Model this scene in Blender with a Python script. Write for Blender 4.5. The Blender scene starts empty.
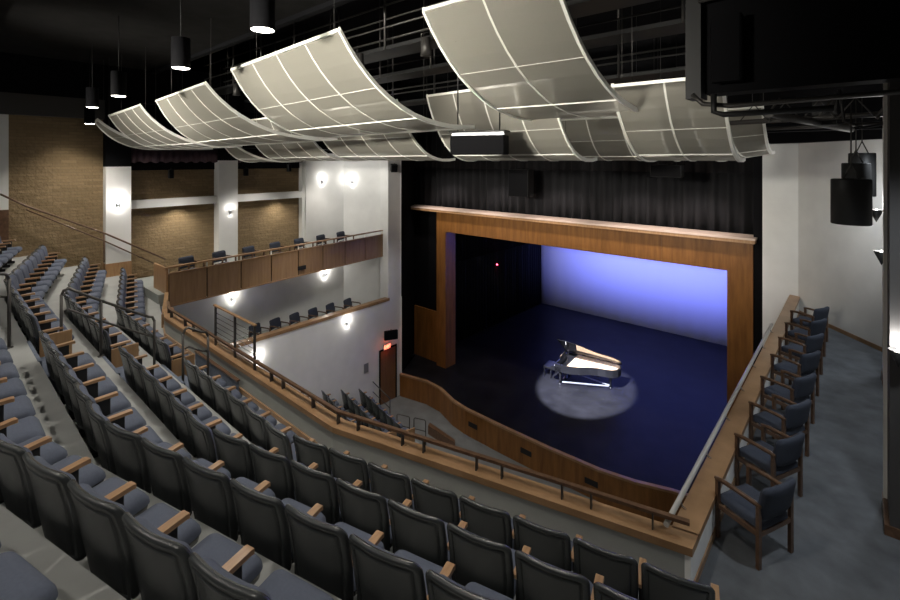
import bpy, math, random
random.seed(7)
C = bpy.context.scene.collection
PI = math.pi
EZ = 11.0                                   # eye height above the orchestra floor
A = math.radians(41.4)
FW = (-math.sin(A), math.cos(A)); RT = (math.cos(A), math.sin(A)); FP = 463.0
def zH(H): return EZ - H                    # height from the drop below the eye
def ray(u):
    k = (u-450)/FP
    return (FW[0]+k*RT[0], FW[1]+k*RT[1])
def hit(u, v, p0, p1):
    """survey helper: where a photographed line of sight meets the wall p0-p1; returns a point in the room"""
    d = ray(u); ex, ey = p1[0]-p0[0], p1[1]-p0[1]
    det = d[0]*(-ey)+ex*d[1]
    t = (p0[0]*(-ey)+ex*p0[1])/det
    return (d[0]*t, d[1]*t, zH((v-160)/FP*t))

# ---------------------------------------------------------------- materials
M = {}
def nodes(name):
    m = bpy.data.materials.new(name); m.use_nodes = True
    nt = m.node_tree; b = nt.nodes['Principled BSDF']
    M[name] = m
    return m, nt, b
def N(nt, t, **kw):
    n = nt.nodes.new(t)
    for k, v in kw.items():
        if k in n.inputs.keys() if hasattr(n.inputs, 'keys') else False: n.inputs[k].default_value = v
        else: setattr(n, k, v)
    return n
def mat(name, col, rough=.6, metal=0, noise=0, nscale=8, bump=0, bscale=40, spec=.5, coat=0, emit=None, es=0):
    m, nt, b = nodes(name)
    b.inputs['Base Color'].default_value = (*col, 1); b.inputs['Roughness'].default_value = rough
    b.inputs['Metallic'].default_value = metal; b.inputs['Specular IOR Level'].default_value = spec
    b.inputs['Coat Weight'].default_value = coat
    tc = N(nt, 'ShaderNodeTexCoord')
    if noise:
        n = N(nt, 'ShaderNodeTexNoise'); n.inputs['Scale'].default_value = nscale; n.inputs['Detail'].default_value = 5
        r = N(nt, 'ShaderNodeValToRGB')
        r.color_ramp.elements[0].position = .3; r.color_ramp.elements[1].position = .7
        r.color_ramp.elements[0].color = (*[c*(1-noise) for c in col], 1)
        r.color_ramp.elements[1].color = (*[min(1, c*(1+noise)) for c in col], 1)
        nt.links.new(tc.outputs['Object'], n.inputs['Vector']); nt.links.new(n.outputs['Fac'], r.inputs['Fac'])
        nt.links.new(r.outputs['Color'], b.inputs['Base Color'])
    if bump:
        n = N(nt, 'ShaderNodeTexNoise'); n.inputs['Scale'].default_value = bscale; n.inputs['Detail'].default_value = 3
        bp = N(nt, 'ShaderNodeBump'); bp.inputs['Strength'].default_value = bump; bp.inputs['Distance'].default_value = .01
        nt.links.new(tc.outputs['Object'], n.inputs['Vector']); nt.links.new(n.outputs['Fac'], bp.inputs['Height'])
        nt.links.new(bp.outputs['Normal'], b.inputs['Normal'])
    if emit:
        b.inputs['Emission Color'].default_value = (*emit, 1); b.inputs['Emission Strength'].default_value = es
    return m
def wood(name, c1, c2, sc=(1.2, 1.2, 14), rough=.4, bands=6):
    m, nt, b = nodes(name)
    tc = N(nt, 'ShaderNodeTexCoord'); mp = N(nt, 'ShaderNodeMapping')
    mp.inputs['Scale'].default_value = sc
    n = N(nt, 'ShaderNodeTexNoise'); n.inputs['Scale'].default_value = 2.2; n.inputs['Detail'].default_value = 8; n.inputs['Roughness'].default_value = .6
    r = N(nt, 'ShaderNodeValToRGB')
    r.color_ramp.elements[0].position = .32; r.color_ramp.elements[0].color = (*c1, 1)
    r.color_ramp.elements[1].position = .68; r.color_ramp.elements[1].color = (*c2, 1)
    nt.links.new(tc.outputs['Object'], mp.inputs['Vector']); nt.links.new(mp.outputs['Vector'], n.inputs['Vector'])
    nt.links.new(n.outputs['Fac'], r.inputs['Fac']); nt.links.new(r.outputs['Color'], b.inputs['Base Color'])
    b.inputs['Roughness'].default_value = rough
    return m
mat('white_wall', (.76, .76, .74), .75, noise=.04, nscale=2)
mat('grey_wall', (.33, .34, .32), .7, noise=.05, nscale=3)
mat('black_paint', (.006, .006, .007), .8, spec=.08)
mat('black_metal', (.018, .018, .018), .5, spec=.3)
mat('dark_ceiling', (.012, .0115, .011), .9, spec=.1, noise=.25, nscale=3)
mat('bulkhead', (.06, .057, .055), .8)
mat('concrete', (.27, .29, .275), .5, noise=.10, nscale=2.5)
mat('tier_floor', (.30, .31, .30), .5, noise=.10, nscale=2.5)
mat('carpet', (.105, .112, .122), .95, noise=.25, nscale=3.2, bump=.4, bscale=250)
mat('step_carpet', (.10, .12, .16), .95, noise=.2, nscale=20)
mat('orchestra_floor', (.16, .17, .17), .6, noise=.15, nscale=2)
mat('stage_floor', (.009, .009, .0105), .42, spec=.10, noise=.35, nscale=1.3)
mat('seat_fabric', (.070, .084, .120), .85, noise=.08, nscale=60, bump=.3, bscale=400)
mat('shell_plastic', (.036, .040, .042), .27, bump=.12, bscale=500)
mat('chair_fabric', (.040, .048, .070), .9, noise=.1, nscale=50, bump=.3, bscale=300)
mat('steel_dark', (.07, .066, .062), .45, metal=.5)
mat('chrome', (.7, .7, .72), .18, metal=1)
mat('silver_paint', (.28, .29, .30), .4, metal=.4)
mat('drape_black', (.0125, .0125, .014), .9, spec=.2)
mat('drape_purple', (.055, .028, .038), .8)
mat('piano_black', (.008, .008, .009), .08, coat=.6)
mat('piano_gold', (.92, .62, .36), .35, metal=.3)
mat('felt_red', (.25, .02, .02), .9)
mat('ivory', (.8, .78, .7), .3)
mat('panel_frame', (.88, .87, .80), .5)
mat('cyc_cloth', (.72, .74, .86), .8)
mat('lamp_glass', (1, .97, .9), .3, emit=(1, .95, .86), es=14)
mat('lamp_warm', (1, .9, .8), .3, emit=(1, .93, .82), es=10)
mat('exit_red', (.6, .05, .03), .4, emit=(1, .12, .06), es=6)
mat('exit_plate', (.55, .5, .48), .5)
mat('red_lamp', (.6, .05, .03), .4, emit=(1, .05, .1), es=12)
mat('blue_lamp', (.2, .3, .9), .4, emit=(.25, .35, 1), es=6)
mat('rail_grey', (.42, .41, .38), .35)
mat('label_white', (.7, .7, .68), .6)
wood('oak', (.30, .165, .075), (.42, .25, .125), (9, 9, 1.0), .38)
wood('oak_cap', (.25, .145, .07), (.37, .22, .115), (1.2, 1.2, 1), .35)
wood('arm_wood', (.27, .155, .08), (.40, .25, .14), (14, 2, 14), .32)
wood('pale_wood', (.52, .40, .32), (.62, .50, .42), (1, 4, 4), .4)
wood('panel_wood', (.24, .14, .065), (.33, .205, .105), (5, 5, .5), .42)
wood('prosc_wood', (.15, .060, .013), (.27, .118, .030), (3.2, 3.2, .35), .38)
wood('chair_wood', (.085, .045, .025), (.15, .085, .05), (6, 6, 6), .3)
wood('door_wood', (.16, .075, .035), (.22, .11, .05), (5, 5, .5), .4)
def brick(name, c1, c2, mortar, bs=1.0):
    m, nt, b = nodes(name)
    tc = N(nt, 'ShaderNodeTexCoord'); sx = N(nt, 'ShaderNodeSeparateXYZ'); cx = N(nt, 'ShaderNodeCombineXYZ')
    nt.links.new(tc.outputs['Object'], sx.inputs[0])
    nt.links.new(sx.outputs['Y'], cx.inputs['X']); nt.links.new(sx.outputs['Z'], cx.inputs['Y'])
    br = N(nt, 'ShaderNodeTexBrick'); br.inputs['Scale'].default_value = 1
    br.inputs['Brick Width'].default_value = .40*bs; br.inputs['Row Height'].default_value = .10*bs
    br.inputs['Mortar Size'].default_value = .006; br.inputs['Color1'].default_value = (*c1, 1)
    br.inputs['Color2'].default_value = (*c2, 1); br.inputs['Mortar'].default_value = (*mortar, 1)
    nt.links.new(cx.outputs[0], br.inputs['Vector']); nt.links.new(br.outputs['Color'], b.inputs['Base Color'])
    nz = N(nt, 'ShaderNodeTexNoise'); nz.inputs['Scale'].default_value = 9; nz.inputs['Detail'].default_value = 4
    nt.links.new(tc.outputs['Object'], nz.inputs['Vector'])
    mx = N(nt, 'ShaderNodeMath', operation='MULTIPLY_ADD'); mx.inputs[1].default_value = -.5
    nt.links.new(br.outputs['Fac'], mx.inputs[0]); nt.links.new(nz.outputs['Fac'], mx.inputs[2])
    bp = N(nt, 'ShaderNodeBump'); bp.inputs['Strength'].default_value = .9; bp.inputs['Distance'].default_value = .05
    nt.links.new(mx.outputs[0], bp.inputs['Height']); nt.links.new(bp.outputs['Normal'], b.inputs['Normal'])
    b.inputs['Roughness'].default_value = .85
brick('brick_tan', (.21, .145, .075), (.26, .185, .098), (.17, .125, .07), 1.0)
# perforated acoustic mesh: part see-through
def perforated():
    m, nt, b = nodes('mesh_cloth')
    b.inputs['Base Color'].default_value = (.47, .45, .38, 1); b.inputs['Roughness'].default_value = .6
    tr = N(nt, 'ShaderNodeBsdfTransparent'); mx = N(nt, 'ShaderNodeMixShader'); mx.inputs[0].default_value = .70
    out = nt.nodes['Material Output']
    tl = N(nt, 'ShaderNodeBsdfTranslucent'); tl.inputs['Color'].default_value = (.6, .58, .52, 1)
    m2 = N(nt, 'ShaderNodeMixShader'); m2.inputs[0].default_value = .35
    nt.links.new(b.outputs[0], m2.inputs[1]); nt.links.new(tl.outputs[0], m2.inputs[2])
    nt.links.new(tr.outputs[0], mx.inputs[1]); nt.links.new(m2.outputs[0], mx.inputs[2])
    nt.links.new(mx.outputs[0], out.inputs['Surface'])
perforated()

# ---------------------------------------------------------------- mesh helpers
class MB:
    def __init__(s): s.v = []; s.f = []; s.sm = []
    def add(s, vs, fs, smooth=False):
        n = len(s.v); s.v += [tuple(p) for p in vs]
        for f in fs: s.f.append(tuple(i+n for i in f)); s.sm.append(smooth)
        return s
    def box(s, x0, x1, y0, y1, z0, z1, rz=0, o=(0, 0), bev=0):
        c, q = math.cos(rz), math.sin(rz)
        if bev:
            b = min(bev, abs(x1-x0)/2.1, abs(y1-y0)/2.1, abs(z1-z0)/2.1)
            vs = []; idx = {}
            for ix, X in ((0, x0), (1, x1)):
                for iy, Y in ((0, y0), (1, y1)):
                    for iz, Z in ((0, z0), (1, z1)):
                        sx = b if ix == 0 else -b; sy = b if iy == 0 else -b; sz = b if iz == 0 else -b
                        for a, p in enumerate(((X, Y+sy, Z+sz), (X+sx, Y, Z+sz), (X+sx, Y+sy, Z))):
                            idx[(ix, iy, iz, a)] = len(vs); vs.append(p)
            F = []
            for a in range(3):
                for sgn in (0, 1):
                    o1, o2 = [k for k in range(3) if k != a]
                    q4 = []
                    for (p, r) in ((0, 0), (1, 0), (1, 1), (0, 1)):
                        key = [0, 0, 0]; key[a] = sgn; key[o1] = p; key[o2] = r
                        q4.append(idx[(*key, a)])
                    F.append(q4)
            for a in range(3):          # edges parallel to axis a
                o1, o2 = [k for k in range(3) if k != a]
                for p in (0, 1):
                    for r in (0, 1):
                        k0 = [0, 0, 0]; k0[o1] = p; k0[o2] = r; k1 = k0[:]; k1[a] = 1
                        F.append([idx[(*k0, o1)], idx[(*k0, o2)], idx[(*k1, o2)], idx[(*k1, o1)]])
            for ix in (0, 1):
                for iy in (0, 1):
                    for iz in (0, 1): F.append([idx[(ix, iy, iz, a)] for a in range(3)])
        else:
            vs = [(x, y, z) for z in (z0, z1) for (x, y) in ((x0, y0), (x1, y0), (x1, y1), (x0, y1))]
            F = [(0, 3, 2, 1), (4, 5, 6, 7), (0, 1, 5, 4), (1, 2, 6, 5), (2, 3, 7, 6), (3, 0, 4, 7)]
        vs = [(o[0]+x*c-y*q, o[1]+x*q+y*c, z) for x, y, z in vs]
        return s.add(vs, F)
    def beam(s, p, q, w, h):
        """box from p to q (any direction), w across, h up"""
        d = [q[i]-p[i] for i in range(3)]; L = math.sqrt(sum(a*a for a in d)) or 1e-6; d = [a/L for a in d]
        up = (0, 0, 1) if abs(d[2]) < .95 else (1, 0, 0)
        sd = (d[1]*up[2]-d[2]*up[1], d[2]*up[0]-d[0]*up[2], d[0]*up[1]-d[1]*up[0])
        l = math.sqrt(sum(a*a for a in sd)); sd = [a/l for a in sd]
        u2 = (sd[1]*d[2]-sd[2]*d[1], sd[2]*d[0]-sd[0]*d[2], sd[0]*d[1]-sd[1]*d[0])
        vs = []
        for e in (p, q):
            for (a, b) in ((-1, -1), (1, -1), (1, 1), (-1, 1)):
                vs.append([e[i]+sd[i]*a*w/2+u2[i]*b*h/2 for i in range(3)])
        return s.add(vs, [(0, 3, 2, 1), (4, 5, 6, 7), (0, 1, 5, 4), (1, 2, 6, 5), (2, 3, 7, 6), (3, 0, 4, 7)])
    def prism(s, poly, z0, z1):
        n = len(poly)
        vs = [(x, y, z0) for x, y in poly]+[(x, y, z1) for x, y in poly]
        fs = [tuple(range(n-1, -1, -1)), tuple(range(n, 2*n))]+[(i, (i+1) % n, n+(i+1) % n, n+i) for i in range(n)]
        return s.add(vs, fs)
    def tube(s, pts, r, n=8, cap=True):
        vs = []; fs = []; m = len(pts)
        pu = None
        for i, p in enumerate(pts):
            a = pts[max(0, i-1)]; b = pts[min(m-1, i+1)]
            d = [b[k]-a[k] for k in range(3)]; L = math.sqrt(sum(k*k for k in d)) or 1; d = [k/L for k in d]
            if pu is None: up = (0, 0, 1) if abs(d[2]) < .9 else (1, 0, 0)
            else: up = pu
            sd = [d[1]*up[2]-d[2]*up[1], d[2]*up[0]-d[0]*up[2], d[0]*up[1]-d[1]*up[0]]
            l = math.sqrt(sum(k*k for k in sd)) or 1; sd = [k/l for k in sd]
            u2 = [sd[1]*d[2]-sd[2]*d[1], sd[2]*d[0]-sd[0]*d[2], sd[0]*d[1]-sd[1]*d[0]]; pu = u2
            rr = r[i] if isinstance(r, (list, tuple)) else r
            for j in range(n):
                t = 2*PI*j/n
                vs.append([p[k]+rr*(math.cos(t)*sd[k]+math.sin(t)*u2[k]) for k in range(3)])
        for i in range(m-1):
            for j in range(n): fs.append((i*n+j, i*n+(j+1) % n, (i+1)*n+(j+1) % n, (i+1)*n+j))
        s.add(vs, fs, True)
        if cap:
            k = len(s.v)-len(vs)
            s.f.append(tuple(k+j for j in range(n-1, -1, -1))); s.sm.append(False)
            s.f.append(tuple(k+(m-1)*n+j for j in range(n))); s.sm.append(False)
        return s
    def lathe(s, prof, o=(0, 0, 0), n=20, smooth=True):
        vs = []; fs = []
        for r, z in prof:
            for j in range(n):
                t = 2*PI*j/n; vs.append((o[0]+r*math.cos(t), o[1]+r*math.sin(t), o[2]+z))
        for i in range(len(prof)-1):
            for j in range(n): fs.append((i*n+j, i*n+(j+1) % n, (i+1)*n+(j+1) % n, (i+1)*n+j))
        return s.add(vs, fs, smooth)
    def pillow(s, w, h, r, rings_f, rings_b, place, n=5):
        """rounded rectangle w x h in (a,b); rings = [(inset, depth)]; place(a,b,depth)->xyz"""
        def outline(ins):
            W, Hh, R_ = w/2-ins, h/2-ins, max(r-ins, .004)
            o = []
            for cx, cz, a0 in ((W-R_, Hh-R_, 0), (-W+R_, Hh-R_, PI/2), (-W+R_, -Hh+R_, PI), (W-R_, -Hh+R_, 1.5*PI)):
                for j in range(n+1):
                    t = a0+PI/2*j/n; o.append((cx+R_*math.cos(t), cz+R_*math.sin(t)))
            # extra points along the long straight sides so the surface can bend
            out = []
            for i, p in enumerate(o):
                q = o[(i+1) % len(o)]; out.append(p)
                if (i+1) % (n+1) == 0:
                    for k in (1, 2, 3): out.append((p[0]+(q[0]-p[0])*k/4, p[1]+(q[1]-p[1])*k/4))
            return out
        base = None
        for rings, flip in ((rings_f, False), (rings_b, True)):
            vs = []; fs = []; m = None
            for ins, dp in rings:
                o = outline(ins); m = len(o)
                vs += [place(a, b, dp) for a, b in o]
            for i in range(len(rings)-1):
                for j in range(m):
                    q = (i*m+j, i*m+(j+1) % m, (i+1)*m+(j+1) % m, (i+1)*m+j)
                    fs.append(q if not flip else q[::-1])
            c = len(vs); vs.append(place(0, 0, rings[-1][1])); L = len(rings)-1
            for j in range(m):
                q = (L*m+j, L*m+(j+1) % m, c)
                fs.append(q if not flip else q[::-1])
            s.add(vs, fs, True)
        return s
    def strip(s, a, b, smooth=True, thick=0):
        """surface between two 3D polylines"""
        n = len(a)
        s.add(list(a)+list(b), [(i, i+1, n+i+1, n+i) for i in range(n-1)], smooth)
        return s
    def build(s, name, m, parent=None, loc=None, rz=0):
        me = bpy.data.meshes.new(name); me.from_pydata([tuple(p) for p in s.v], [], s.f)
        me.materials.append(M[m]); me.polygons.foreach_set('use_smooth', s.sm); me.validate(); me.update()
        o = bpy.data.objects.new(name, me); C.objects.link(o)
        if parent: o.parent = parent
        if loc: o.location = loc
        o.rotation_euler.z = rz
        return o
def tag(o, label, cat, group=None):
    o['label'] = label; o['category'] = cat
    if group: o['group'] = group
    return o
def thing(name, label, cat, loc=(0, 0, 0), rz=0, group=None):
    o = bpy.data.objects.new(name, None); C.objects.link(o); o.empty_display_size = .1
    o.location = loc; o.rotation_euler.z = rz
    return tag(o, label, cat, group)
def struct(name, mb, m, parent=None):
    o = mb.build(name, m, parent)
    if not parent: o['kind'] = 'structure'
    return o
def dup(root, loc, rz, label, group=None):
    r = root.copy(); C.objects.link(r); r.location = loc; r.rotation_euler.z = rz; r['label'] = label
    if group: r['group'] = group
    for ch in list(root.children):
        c = ch.copy(); C.objects.link(c); c.parent = r
        for g in ch.children:
            d = g.copy(); C.objects.link(d); d.parent = c
    return r
def remove(root):
    for ch in list(root.children):
        for g in list(ch.children): bpy.data.objects.remove(g)
        bpy.data.objects.remove(ch)
    bpy.data.objects.remove(root)
def wall(name, p, q, z0, z1, t, m, parent=None):
    """wall from p to q, thickness t to the left of p->q"""
    dx, dy = q[0]-p[0], q[1]-p[1]; L = math.hypot(dx, dy); nx, ny = -dy/L*t, dx/L*t
    return struct(name, MB().prism([p, q, (q[0]+nx, q[1]+ny), (p[0]+nx, p[1]+ny)], z0, z1), m, parent)
def light(kind, loc, energy, col=(1, 1, 1), size=.1, rot=None, target=None, blend=.3, angle=60, sy=None, name=None):
    l = bpy.data.lights.new(name or kind.lower()+'_light', kind); l.energy = energy; l.color = col
    o = bpy.data.objects.new(l.name, l); C.objects.link(o); o.location = loc
    if kind == 'AREA':
        l.size = size
        if sy: l.shape = 'RECTANGLE'; l.size_y = sy
    elif kind in ('POINT', 'SPOT'): l.shadow_soft_size = size
    if kind == 'SPOT': l.spot_size = math.radians(angle); l.spot_blend = blend
    if target:
        from mathutils import Vector
        o.rotation_euler = (Vector(target)-Vector(loc)).to_track_quat('-Z', 'Y').to_euler()
    elif rot: o.rotation_euler = rot
    return o

# ---------------------------------------------------------------- camera
cam = bpy.data.cameras.new('camera'); co = bpy.data.objects.new('camera', cam); C.objects.link(co)
co.location = (0, 0, EZ); co.rotation_euler = (PI/2, 0, A)
cam.sensor_width = 36; cam.lens = FP/900*36; cam.shift_y = -140/900; cam.clip_start = .05; cam.clip_end = 200
bpy.context.scene.camera = co
def inview(x, y, z, mg=60):
    d = x*FW[0]+y*FW[1]; r = x*RT[0]+y*RT[1]
    if d < .3: return False
    u = 450+FP*r/d; v = 160+FP*(EZ-z)/d
    return -mg < u < 900+mg and -mg < v < 600+mg

# ---------------------------------------------------------------- tiered balcony
KR, KL, TS, TANW = -5.65, -12.65, 14.3, math.tan(math.radians(14.3))
Y0 = 3.87                                      # inner face of the front parapet on its straight stretch
XL, XR = -18.4, .35
def front(t, x0=XL, x1=XR):
    """polyline of the front parapet line moved back by t"""
    sh = t*math.tan(math.radians(TS/2)); kr, kl, y = KR+sh, KL-sh, Y0-t
    pts = []
    def yy(x): return y+max(0, x-kr, kl-x)*TANW
    pts.append((x0, yy(x0)))
    for k in (kl, kr):
        if x0 < k < x1: pts.append((k, yy(k)))
    pts.append((x1, yy(x1)))
    return pts
PITCH, RISE = .925, .49
FL1 = zH(4.3)                                  # floor of the first row and of the side boxes
def tier_z(k): return FL1+RISE*k
for k in range(8):
    t0 = 0 if k == 0 else .94+(k-1)*PITCH+.02
    t1 = .94+k*PITCH+.02
    a = front(t0); b = front(t1)
    # the first tier reaches to the box floors
    struct('floor', MB().prism(a+b[::-1], FL1-.55, tier_z(k)), 'tier_floor')
# half-height carpeted steps in the middle aisle
for k in range(1, 7):
    t1 = .94+(k-1)*PITCH+.02
    yf = Y0-t1
    struct('floor', MB().box(-9.72, -8.62, yf, yf+.34, tier_z(k-1), tier_z(k-1)+RISE/2).box(-9.72, -8.62, yf-.012, yf+.03, tier_z(k-1)+RISE/2, tier_z(k)+.004), 'step_carpet')

# front parapet: low wall, wooden cap
PX0, PX1 = -13.35, -1.24
fi = front(0, PX0, PX1); fo = front(-.215, PX0, PX1+.02)
CAPX = front(0, PX0, PX1)[0]
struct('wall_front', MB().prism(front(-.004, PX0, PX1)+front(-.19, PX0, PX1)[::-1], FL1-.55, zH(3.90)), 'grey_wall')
struct('wall_front', MB().beam((*CAPX, zH(4.35)), (-15.5, 4.78, zH(4.35)), .10, .80), 'panel_wood')
struct('trim_1', MB().prism(front(.018, PX0, PX1+.02)+fo[::-1], zH(3.90), zH(3.82)), 'oak_cap')
struct('baseboard_front', MB().prism(front(.02, PX0, PX1)+front(-.004, PX0, PX1)[::-1], FL1, FL1+.085), 'oak_cap')
# balcony face below (seen only from the house)
struct('wall_balcony_face', MB().prism(front(-.19, PX0, PX1)+front(-.21, PX0, PX1)[::-1], FL1-1.0, zH(3.90)), 'panel_wood')

def along(poly, step0, steps):
    """points along a polyline with alternating steps"""
    L = []; tot = 0
    for i in range(len(poly)-1):
        L.append(math.hypot(poly[i+1][0]-poly[i][0], poly[i+1][1]-poly[i][1]))
    s = step0; k = 0; out = []
    while s < sum(L):
        q = s; i = 0
        while q > L[i]: q -= L[i]; i += 1
        f = q/L[i]; a, b = poly[i], poly[i+1]
        out.append((a[0]+(b[0]-a[0])*f, a[1]+(b[1]-a[1])*f, math.atan2(b[1]-a[1], b[0]-a[0])))
        s += steps[k % len(steps)]; k += 1
    return out
def posts_front(rl):
    out = []
    for x in [-12.9, -12.5, -11.6, -11.1, -7.6, -7.2, -6.3, -5.65, -5.3, -4.58, -4.26, -3.53, -3.21, -2.51, -2.2, -1.6]:
        for i in range(len(rl)-1):
            a, b = rl[i], rl[i+1]
            if a[0] <= x < b[0]:
                f = (x-a[0])/(b[0]-a[0]); out.append((x, a[1]+(b[1]-a[1])*f, math.atan2(b[1]-a[1], b[0]-a[0])))
    return out
gr = thing('guard_rail', 'long bronze rail on short posts along the wooden cap of the balcony front', 'railing', (PX1, front(0, PX0, PX1)[-1][1], zH(3.82)))
def lw(root):     # world-space mesh under an unrotated empty
    return root.location.copy()
def sub(mb, root):
    l = root.location; mb.v = [(x-l[0], y-l[1], z-l[2]) for x, y, z in mb.v]; return mb
rl = front(-.09, PX0, PX1-.03)
m = MB()
for i in range(len(rl)-1): m.beam((*rl[i], zH(3.645)), (*rl[i+1], zH(3.645)), .055, .035)
sub(m, gr).build('top_rail', 'chair_wood', gr)
for x, y, a in posts_front(rl):
    sub(MB().box(-.03, .03, -.008, .008, zH(3.82), zH(3.645), a+PI/2, (x, y)), gr).build('post', 'steel_dark', gr)

# taller cable guard at the foot of the middle aisle
cg = thing('cable_guard', 'tall guard of steel posts, cables and wooden top rail at the aisle foot', 'railing', (-9.1, Y0+.1, zH(3.82)))
for x in (-9.95, -9.05, -8.24):
    sub(MB().box(-.025, .025, -.015, .015, zH(3.82), zH(3.02), 0, (x, Y0+.1)), cg).build('post', 'steel_dark', cg)
sub(MB().box(-10.02, -8.2, Y0+.07, Y0+.13, zH(3.02), zH(2.99), bev=.008), cg).build('top_rail', 'oak_cap', cg)
for i in range(7):
    z = zH(3.74-i*.098)
    sub(MB().tube([(-9.95, Y0+.1, z), (-8.24, Y0+.1, z)], .006, 6), cg).build('cable', 'chrome', cg)
# kerb wall with wooden edge inside it
kw = thing('kerb_wall', 'low blue panelled kerb with wooden edge at the foot of the aisle', 'kerb', (-9.4, 3.62, FL1))
sub(MB().box(-10.45, -8.5, 3.76, 3.80, FL1, FL1+.26), kw).build('panel', 'step_carpet', kw)
sub(MB().box(-10.47, -8.48, 3.75, 3.81, FL1+.26, FL1+.29), kw).build('top_edge', 'chair_wood', kw)

# ---------------------------------------------------------------- theatre seat
ORD = ['first', 'second', 'third', 'fourth', 'fifth', 'sixth', 'seventh', 'eighth', 'ninth', 'tenth', 'eleventh', 'twelfth', 'thirteenth', 'fourteenth', 'fifteenth']
SW = .572
def make_seat():
    t = thing('theatre_seat', 'x', 'seat')
    def bend(a, z): return -.035+(.92-z)*.15-.10*max(0, z-.66)**2*4+.5*a*a      # x, height -> y
    def pb(a, b, d):
        z = .60+b
        s_ = 1-.14*max(0, .55-z)/.3
        return (a*s_, bend(a, z)-d, z)
    shell = MB().pillow(.55, .64, .07,
        [(0, 0), (.006, -.012), (.02, -.018)],
        [(0, 0), (.003, .014), (.011, .025), (.024, .029), (.052, .029), (.0535, .022), (.0585, .022), (.060, .030), (.075, .032), (.14, .034)], pb)
    shell.build('backrest', 'shell_plastic', t)
    def pc(a, b, d):
        z = .66+b
        return (a, bend(a, z)+.014+d, z)
    MB().pillow(.475, .46, .07, [(0, 0), (.008, .025), (.03, .045), (.10, .055)], [(0, 0), (.02, -.004)], pc).build('back_cushion', 'seat_fabric', t)
    def ps(a, b, d): return (a, .295+b, .375+d+.05*(b+.22)-.5*max(0, b-.13)**2*4)
    cu = MB().pillow(.485, .44, .08, [(0, 0), (.006, .03), (.03, .062), (.08, .075), (.16, .08)], [(0, 0), (.02, -.02)], ps).build('seat_cushion', 'seat_fabric', t)
    MB().pillow(.475, .42, .07, [(0, 0), (.02, .005)], [(0, 0), (.01, -.05), (.05, -.065)], ps).build('seat_pan', 'shell_plastic', cu)
    x = -SW/2
    def arm(x, nm='armrest'):
        # flat arm board, slightly dropping to its front end
        vs = MB()
        prof = [(-.0, .620, .034), (.10, .624, .036), (.27, .630, .030), (.29, .626, .024)]
        up = []; dn = []
        a = [(x-.03, y+.06, z+.016) for y, z, w in prof]; b = [(x+.03, y+.06, z+.016) for y, z, w in prof]
        c = [(x+.03, y+.06, z-.016) for y, z, w in prof]; d = [(x-.03, y+.06, z-.016) for y, z, w in prof]
        n = 4
        vs.strip(a, b, False); vs.strip(b, c, False); vs.strip(c, d, False); vs.strip(d, a, False)
        vs.add([a[0], b[0], c[0], d[0], a[-1], b[-1], c[-1], d[-1]], [(0, 1, 2, 3), (7, 6, 5, 4)])
        ar = vs.build(nm, 'arm_wood', t)
        MB().prism([(x-.016, .10), (x+.016, .10), (x+.016, .28), (x-.016, .28)], .06, .604).box(x-.03, x+.03, .06, .34, 0, .06).build('arm_support', 'black_metal', ar)
    arm(-SW/2)
    return t, arm
seat, _ = make_seat()
seat_end, arm_fn = make_seat()
arm_fn(SW/2)
def seat_spots(k, side):
    """positions of seat centres in row k; side +1 = right block, -1 = left block mirrored about the aisle"""
    t = .90+k*PITCH
    CXA = (KR+KL)/2
    out = []
    x0 = -8.70-CXA                      # distance from the centre line where the row starts
    sh = t*math.tan(math.radians(TS/2)); kx = (KR-CXA)+sh; y = Y0-t
    s = SW/2; flat = kx-x0
    for i in range(14):
        if s < flat: px, py, a = x0+s, y, 0
        else: q = s-flat; a = math.radians(TS); px, py = kx+q*math.cos(a), y+q*math.sin(a)
        out.append((CXA+side*px, py, side*a)); s += SW
    return out
ROWN = ['front', 'second', 'third', 'fourth', 'fifth', 'sixth', 'seventh', 'eighth']
nseat = 0
for side, rows in ((1, 5), (-1, 7)):
    for k in range(rows):
        sp = seat_spots(k, side)
        z = tier_z(k)
        for i, (x, y, a) in enumerate(sp):
            if not (inview(x, y, z+.85, 30) or inview(x+.3, y+.5, z+.5, 20) or inview(x, y, z+.3, 10)): continue
            if side > 0:
                lab = f'blue seat with black back, near block, {ROWN[k]} row, {ORD[i]} seat from the middle aisle'
                last = i == 13
            else:
                lab = f'blue seat, far block beyond the middle aisle, {ROWN[k]} row, {ORD[i]} seat from that aisle'
                last = i == 0
            grp = ('near block ' if side > 0 else 'far block ')+ROWN[k]+' row seats'
            dup(seat_end if last else seat, (x, y, z), a, lab, grp); nseat += 1
            if side < 0 and i == 0:     # wooden end panel of the row at the aisle
                pn = MB().box(.31, .335, .06, .46, .10, .58, bev=.008)
                e = pn.build('row_end_panel', 'panel_wood', None, (x, y, z), a)
                tag(e, f'wooden end panel closing the {ROWN[k]} row of the far block', 'panel', 'row end panels')
# the small white row tag on the nearest seat row
print('seats', nseat)

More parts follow.
